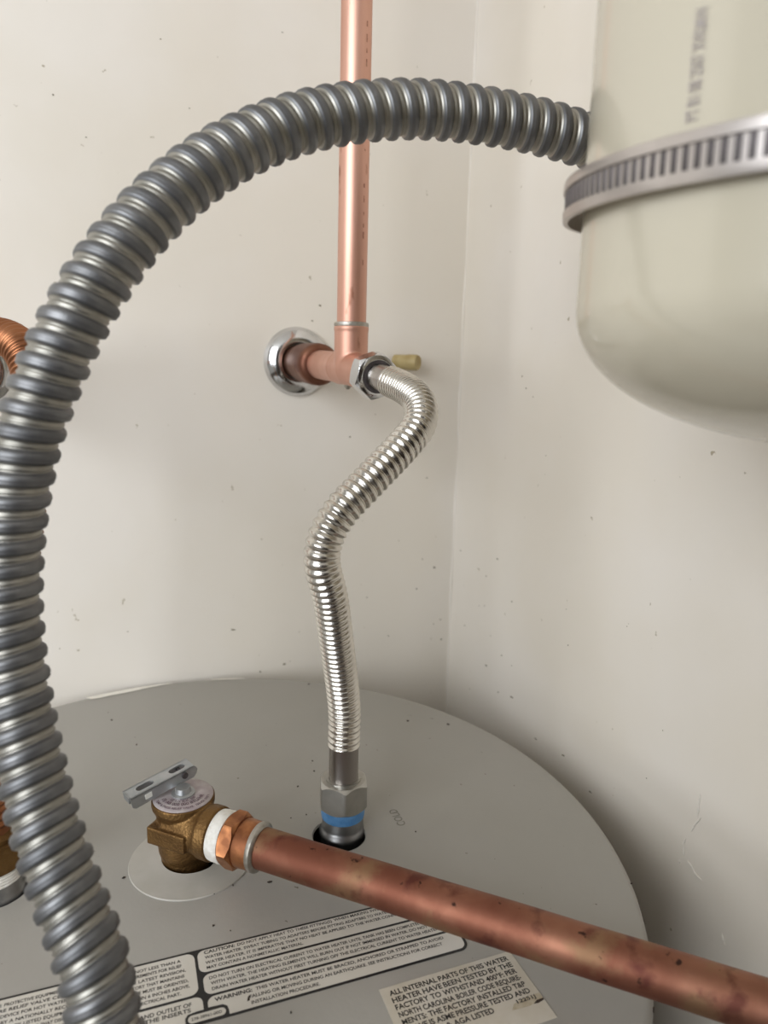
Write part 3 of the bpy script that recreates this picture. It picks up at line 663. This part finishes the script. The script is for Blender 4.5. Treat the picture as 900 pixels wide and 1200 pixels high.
# ------------------------------------------------------------------ hot water: copper hose on the left
hot = empty('copper_connector', HOTC, 'brown corrugated copper hose at the left edge behind the grey conduit', 'hose')
hes = on_plane(-28, 433, W1P, N1)
nh = hes + N1*.118 + Vector((0, 0, .004)); ah = (N1 + Vector((0, 0, .03))).normalized()
hh = [nh + ah*.004, nh + ah*.020, at(-50, 403, .445), at(-26, 394, .434), at(0, 394, .424), at(22, 405, .414), at(36, 432, .407), at(40, 480, .402), at(33, 560, .399), at(22, 650, .391), at(9, 740, .386), at(0, 820, .385), HOTC + Vector((0, 0, .060)), HOTC + Vector((0, 0, .040)), HOTC + Vector((0, 0, .024))]
cpth = Path(catmull(hh, 30), smooth=40); Lh = cpth.L
rfh = hose_radius(.0112, .0016, [(0, .0034), (Lh, .0044)], Lh, .7)
link('corrugated_tube', sweep(cpth, rfh, .0005, 36, .014, Lh-.016), M_cuhose, hot, smooth=180)
link('end_sleeve', sweep(cpth, lambda s, t: .0098, .004, 32, Lh-.018, Lh), M_cuhose, hot, smooth=50)
bm = bmesh.new(); add_hexnut(bm, nh, ah, .0158, .0155, .0100, rot=.3, cham=.0022); link('hex_nut', from_bm(bm), M_chrome, hot, smooth=30, label='bright chrome hex nut')
bm = bmesh.new(); add_hexnut(bm, HOTC + Vector((0, 0, .0150)), (0, 0, 1), .0142, .0165, .0098, rot=.2, cham=.002)
add_lathe(bm, HOTC, (0, 0, 1), [(.0098, .031), (.0126, .031), (.0124, .034), (.0098, .036)], 40, closed=True)
link('brass_nut', from_bm(bm), M_brass, hot, smooth=30, label='dull brass hex nut')
hn = empty('hot_nipple', HOTC + Vector((0, 0, -.012)), 'dark grey pipe nipple with white tape in the lid at the left edge', 'pipe nipple')
link('nipple_body', lathe(HOTC, (0, 0, 1), [(.0100, -.0155), (.0160, -.0150), (.0162, -.003), (.0148, .0005), (.0136, .002), (.0134, .016), (.0100, .016)], 48, closed=True), M_nipple, hn, smooth=38)
link('thread_tape', lathe(HOTC, (0, 0, 1), [(.0130, .0075)] + [(.0143 + .0004*(i % 2), .0075 + .0075*i/9) for i in range(10)] + [(.0130, .015)], 48, closed=True), M_tape, hn, smooth=30, label='white thread seal tape')
tag(link('escutcheon', lathe(hes, N1, [(r_*.98, h_) for r_, h_ in ESC], 72), M_chrome, loc=hes, smooth=45), 'round chrome escutcheon plate on the wall at the left edge behind the copper hose', 'wall plate')
st2 = empty('stub_out', hes, 'bright copper pipe stub feeding the corrugated copper hose at far left', 'pipe fitting')
dv = nh - hes
link('copper_tube', lathe(hes, dv, [(0, 0), (.0112, 0), (.0112, dv.length-.006), (.0128, dv.length-.006), (.0128, dv.length+.003), (0, dv.length+.003)], 40), M_cu, st2, smooth=35)

# ------------------------------------------------------------------ grey flexible conduit
RCON = .0134; PITCHC = .0094
box_c = on_plane(800, 215, W2P, N2)
cpx = [(123, 1200, .263), (110, 1130, .268), (84, 1060, .274), (60, 990, .279), (41, 920, .284), (26, 850, .287), (15, 780, .289), (9, 710, .289), (11, 640, .288), (20, 570, .286), (36, 500, .284), (62, 430, .283), (97, 358, .284), (142, 290, .289), (198, 230, .298), (264, 181, .310), (338, 148, .323), (415, 132, .336), (490, 128, .347), (560, 135, .357), (625, 147, .366), (690, 166, .376)]
cv = [at(*q) for q in cpx]
pd_ = cv[0] - cv[1]; pd_.z = 0; pd_.normalize()
foot = Vector((cv[0].x, cv[0].y, ZT + .0002)) + pd_*.020
cv = [foot + Vector((0, 0, .012)), foot + Vector((0, 0, .026)) - pd_*.003] + cv
wend = box_c + N2*.030
post = [at(735, 182, .392), wend + N2*.022, wend]
cpts = Path(catmull(cv + post, 20), smooth=60)
prof = [(0, -.0022), (1/16, -.0012), (2/16, -.0004), (3/16, -.0001), (4/16, -.0002), (5/16, 0), (6/16, .0001), (7/16, .0), (8/16, -.0001), (9/16, -.0004), (10/16, -.0011), (11/16, -.0022), (12/16, -.0021), (13/16, -.0017), (14/16, -.0019), (15/16, -.0022), (1, -.0022)]
NT, NS = 44, 16; TURNS = int(cpts.L/PITCHC) - 2
V, F, MI = [], [], []
rows_ = TURNS*NS
for k in range(rows_ + 1):
    rr = RCON + interp(prof, (k % NS)/NS)
    for i in range(NT):
        p_, t_, x_ = cpts.at((k/NS + i/NT)*PITCHC + .004); x_ = (x_ - t_*x_.dot(t_)).normalized(); y_ = t_.cross(x_); th = 2*pi*i/NT
        V.append(p_ + (x_*math.cos(th) + y_*math.sin(th))*rr)
for k in range(rows_):
    g = 1 if ((k % NS) >= 11 or (k % NS) < 1) else 0
    for i in range(NT - 1): F.append((k*NT+i, k*NT+i+1, (k+1)*NT+i+1, (k+1)*NT+i)); MI.append(g)
    if k + NS + 1 <= rows_: F.append((k*NT+NT-1, (k+NS)*NT, (k+NS+1)*NT, (k+1)*NT+NT-1)); MI.append(g)
con = empty('flexible_conduit', cv[0], 'thick grey spiral metal conduit arching across the upper left', 'conduit')
cm = mesh(V, F)
co = link('spiral_tube', cm, None, con, smooth=180)
cm.materials.append(M_conduit); cm.materials.append(M_groove)
cm.polygons.foreach_set('material_index', MI); cm.update()
# junction box on the right wall where the conduit ends, hidden behind the small tank
jb = empty('junction_box', box_c, 'galvanised junction box on the right wall behind the expansion tank', 'junction box')
link('box_body', rot_box(box_c + N2*.014, N2, D2, Vector((0, 0, 1)), .028, .07, .07, .003), M_steelbox, jb, smooth=40)
link('locknut', lathe(wend - N2*.004, N2, [(.0100, 0), (.0190, 0), (.0190, .021), (.0165, .007), (.0165, .021), (.0100, .021)], 40, closed=True), M_steelbox, con, smooth=35)
# lower end: connector on the lid
link('end_connector', lathe(foot, (0, 0, 1), [(.0100, .003), (.0150, .003), (.0150, .020), (.0158, .021), (.0158, .025), (.0140, .026), (.0100, .026)], 40, closed=True), M_steelbox, con, smooth=40)
link('connector_flange', lathe(foot, (0, 0, 1), [(.008, 0), (.022, 0), (.022, .004), (.018, .005), (.008, .005)], 40, closed=True), M_steelbox, con, smooth=35)

# ------------------------------------------------------------------ expansion tank and its strap
XR = .0925
XA = Vector((.1605, .2570, 0)); XZ = CAM.z + .0675       # axis, strap height
XT = empty('expansion_tank', (XA.x, XA.y, XZ), 'glossy cream expansion tank with rounded bottom at the upper right', 'expansion tank')
zb = -.088; shoulder = .048
pf = [(0, zb)]
for i in range(1, 25):
    t = .5*pi*i/24; pf.append((XR*math.sin(t)**.94, zb + shoulder*(1-math.cos(t))))
pf += [(XR, zb + shoulder + .02), (XR+.0003, .06), (XR, .15)]
for i in range(1, 17):
    t = .5*pi*i/16; pf.append((XR*math.cos(t), .15 + .05*math.sin(t)))
link('shell', lathe((XA.x, XA.y, XZ), (0, 0, 1), pf, 128), M_xtank, XT, smooth=60)
link('top_pipe', lathe((XA.x, XA.y, XZ), (0, 0, 1), [(0, .195), (.0135, .195), (.0135, .215), (.0112, .216), (.0112, CEIL-XZ-.002), (0, CEIL-XZ-.002)], 40), M_cu, XT, smooth=35)
# dot-matrix print reading down the shell
def shell_text(s, px, py0, py1, width):
    me = text_mesh(s, 1.0, .01); xs = [v.co.x for v in me.vertices]; x0, x1 = min(xs), max(xs)
    a0, z0 = shell_hit(px, py0); a1, z1 = shell_hit(px - 13, py1); VV = []
    for v in me.vertices:
        f = (v.co.x - x0)/(x1 - x0); z = z1 + (z0 - z1)*f; a = a1 + (a0-a1)*f - (v.co.y - .35)*width/.69/XR
        VV.append(Vector((XA.x + (XR+.0004)*math.cos(a), XA.y + (XR+.0004)*math.sin(a), z)))
    F = [tuple(p.vertices) for p in me.polygons]; bpy.data.meshes.remove(me); return mesh(VV, F)
def shell_hit(px, py):
    r = ray(px, py); d = Vector((r.x, r.y)); o = Vector((CAM.x - XA.x, CAM.y - XA.y)); A = d.dot(d); B = 2*o.dot(d); C = o.dot(o) - XR*XR
    t = (-B - math.sqrt(max(0, B*B - 4*A*C)))/(2*A); p = CAM + r*t; return math.atan2(p.y - XA.y, p.x - XA.x), p.z
link('lettering', shell_text('PT 81 08 2507 XVKMW', 824, 8, 142, .0040), M_purple, XT)
SR_ = XR + .0030; SHF = Vector((-.0030, 0, 0))
strap = empty('tank_strap', (XA.x, XA.y, XZ), 'slotted stainless band clamp around the cream expansion tank', 'strap')
SC_ = (XA.x, XA.y, XZ)
hw = .0066
sx = Vector((XA.x, XA.y, XZ)) + Vector((-.0022, .0015, 0))
SAX = Vector((-.045, -.075, 1)).normalized()                # the band sits a little askew
band = link('band', lathe(sx, SAX, [(SR_, -hw), (SR_+.0016, -hw), (SR_+.0019, -hw+.001), (SR_+.0019, -hw*.52), (SR_+.0010, -hw*.48), (SR_+.0010, hw*.48), (SR_+.0019, hw*.52), (SR_+.0019, hw-.001), (SR_+.0016, hw), (SR_, hw)], 160, closed=True), M_strap, strap, smooth=30)
slotme = None
aw = math.atan2(-N2.y, -N2.x)
for k in range(170):
    a = 2*pi*k/170
    bx_, by_, bz_ = frame(SAX, (1, 0, 0)); x = bx_*math.cos(a) + by_*math.sin(a); y = SAX.cross(x)
    if slotme is None:
        slotme = rot_box(Vector((0, 0, 0)), Vector((1, 0, 0)), Vector((0, 1, 0)), Vector((0, 0, 1)), .0006, .0019, hw*.94, .0002, 1); slotme.materials.append(M_slot)
    o = bpy.data.objects.new('slot', slotme); COL.objects.link(o); o.parent = strap
    o.location = (sx - Vector(SC_)) + x*(SR_+.0010); o.rotation_euler = Matrix((x, y, SAX)).transposed().to_euler()
# bracket from strap to the right wall
dw = (Vector((XA.x, XA.y, XZ)) - W2P).dot(N2)
link('wall_bracket', rot_box(Vector((XA.x, XA.y, XZ)) - N2*((dw + SR_)/2), N2, D2, Vector((0, 0, 1)), dw - SR_ - .001, .03, .02), M_strap, strap)
print('tank wall gap', dw - XR)
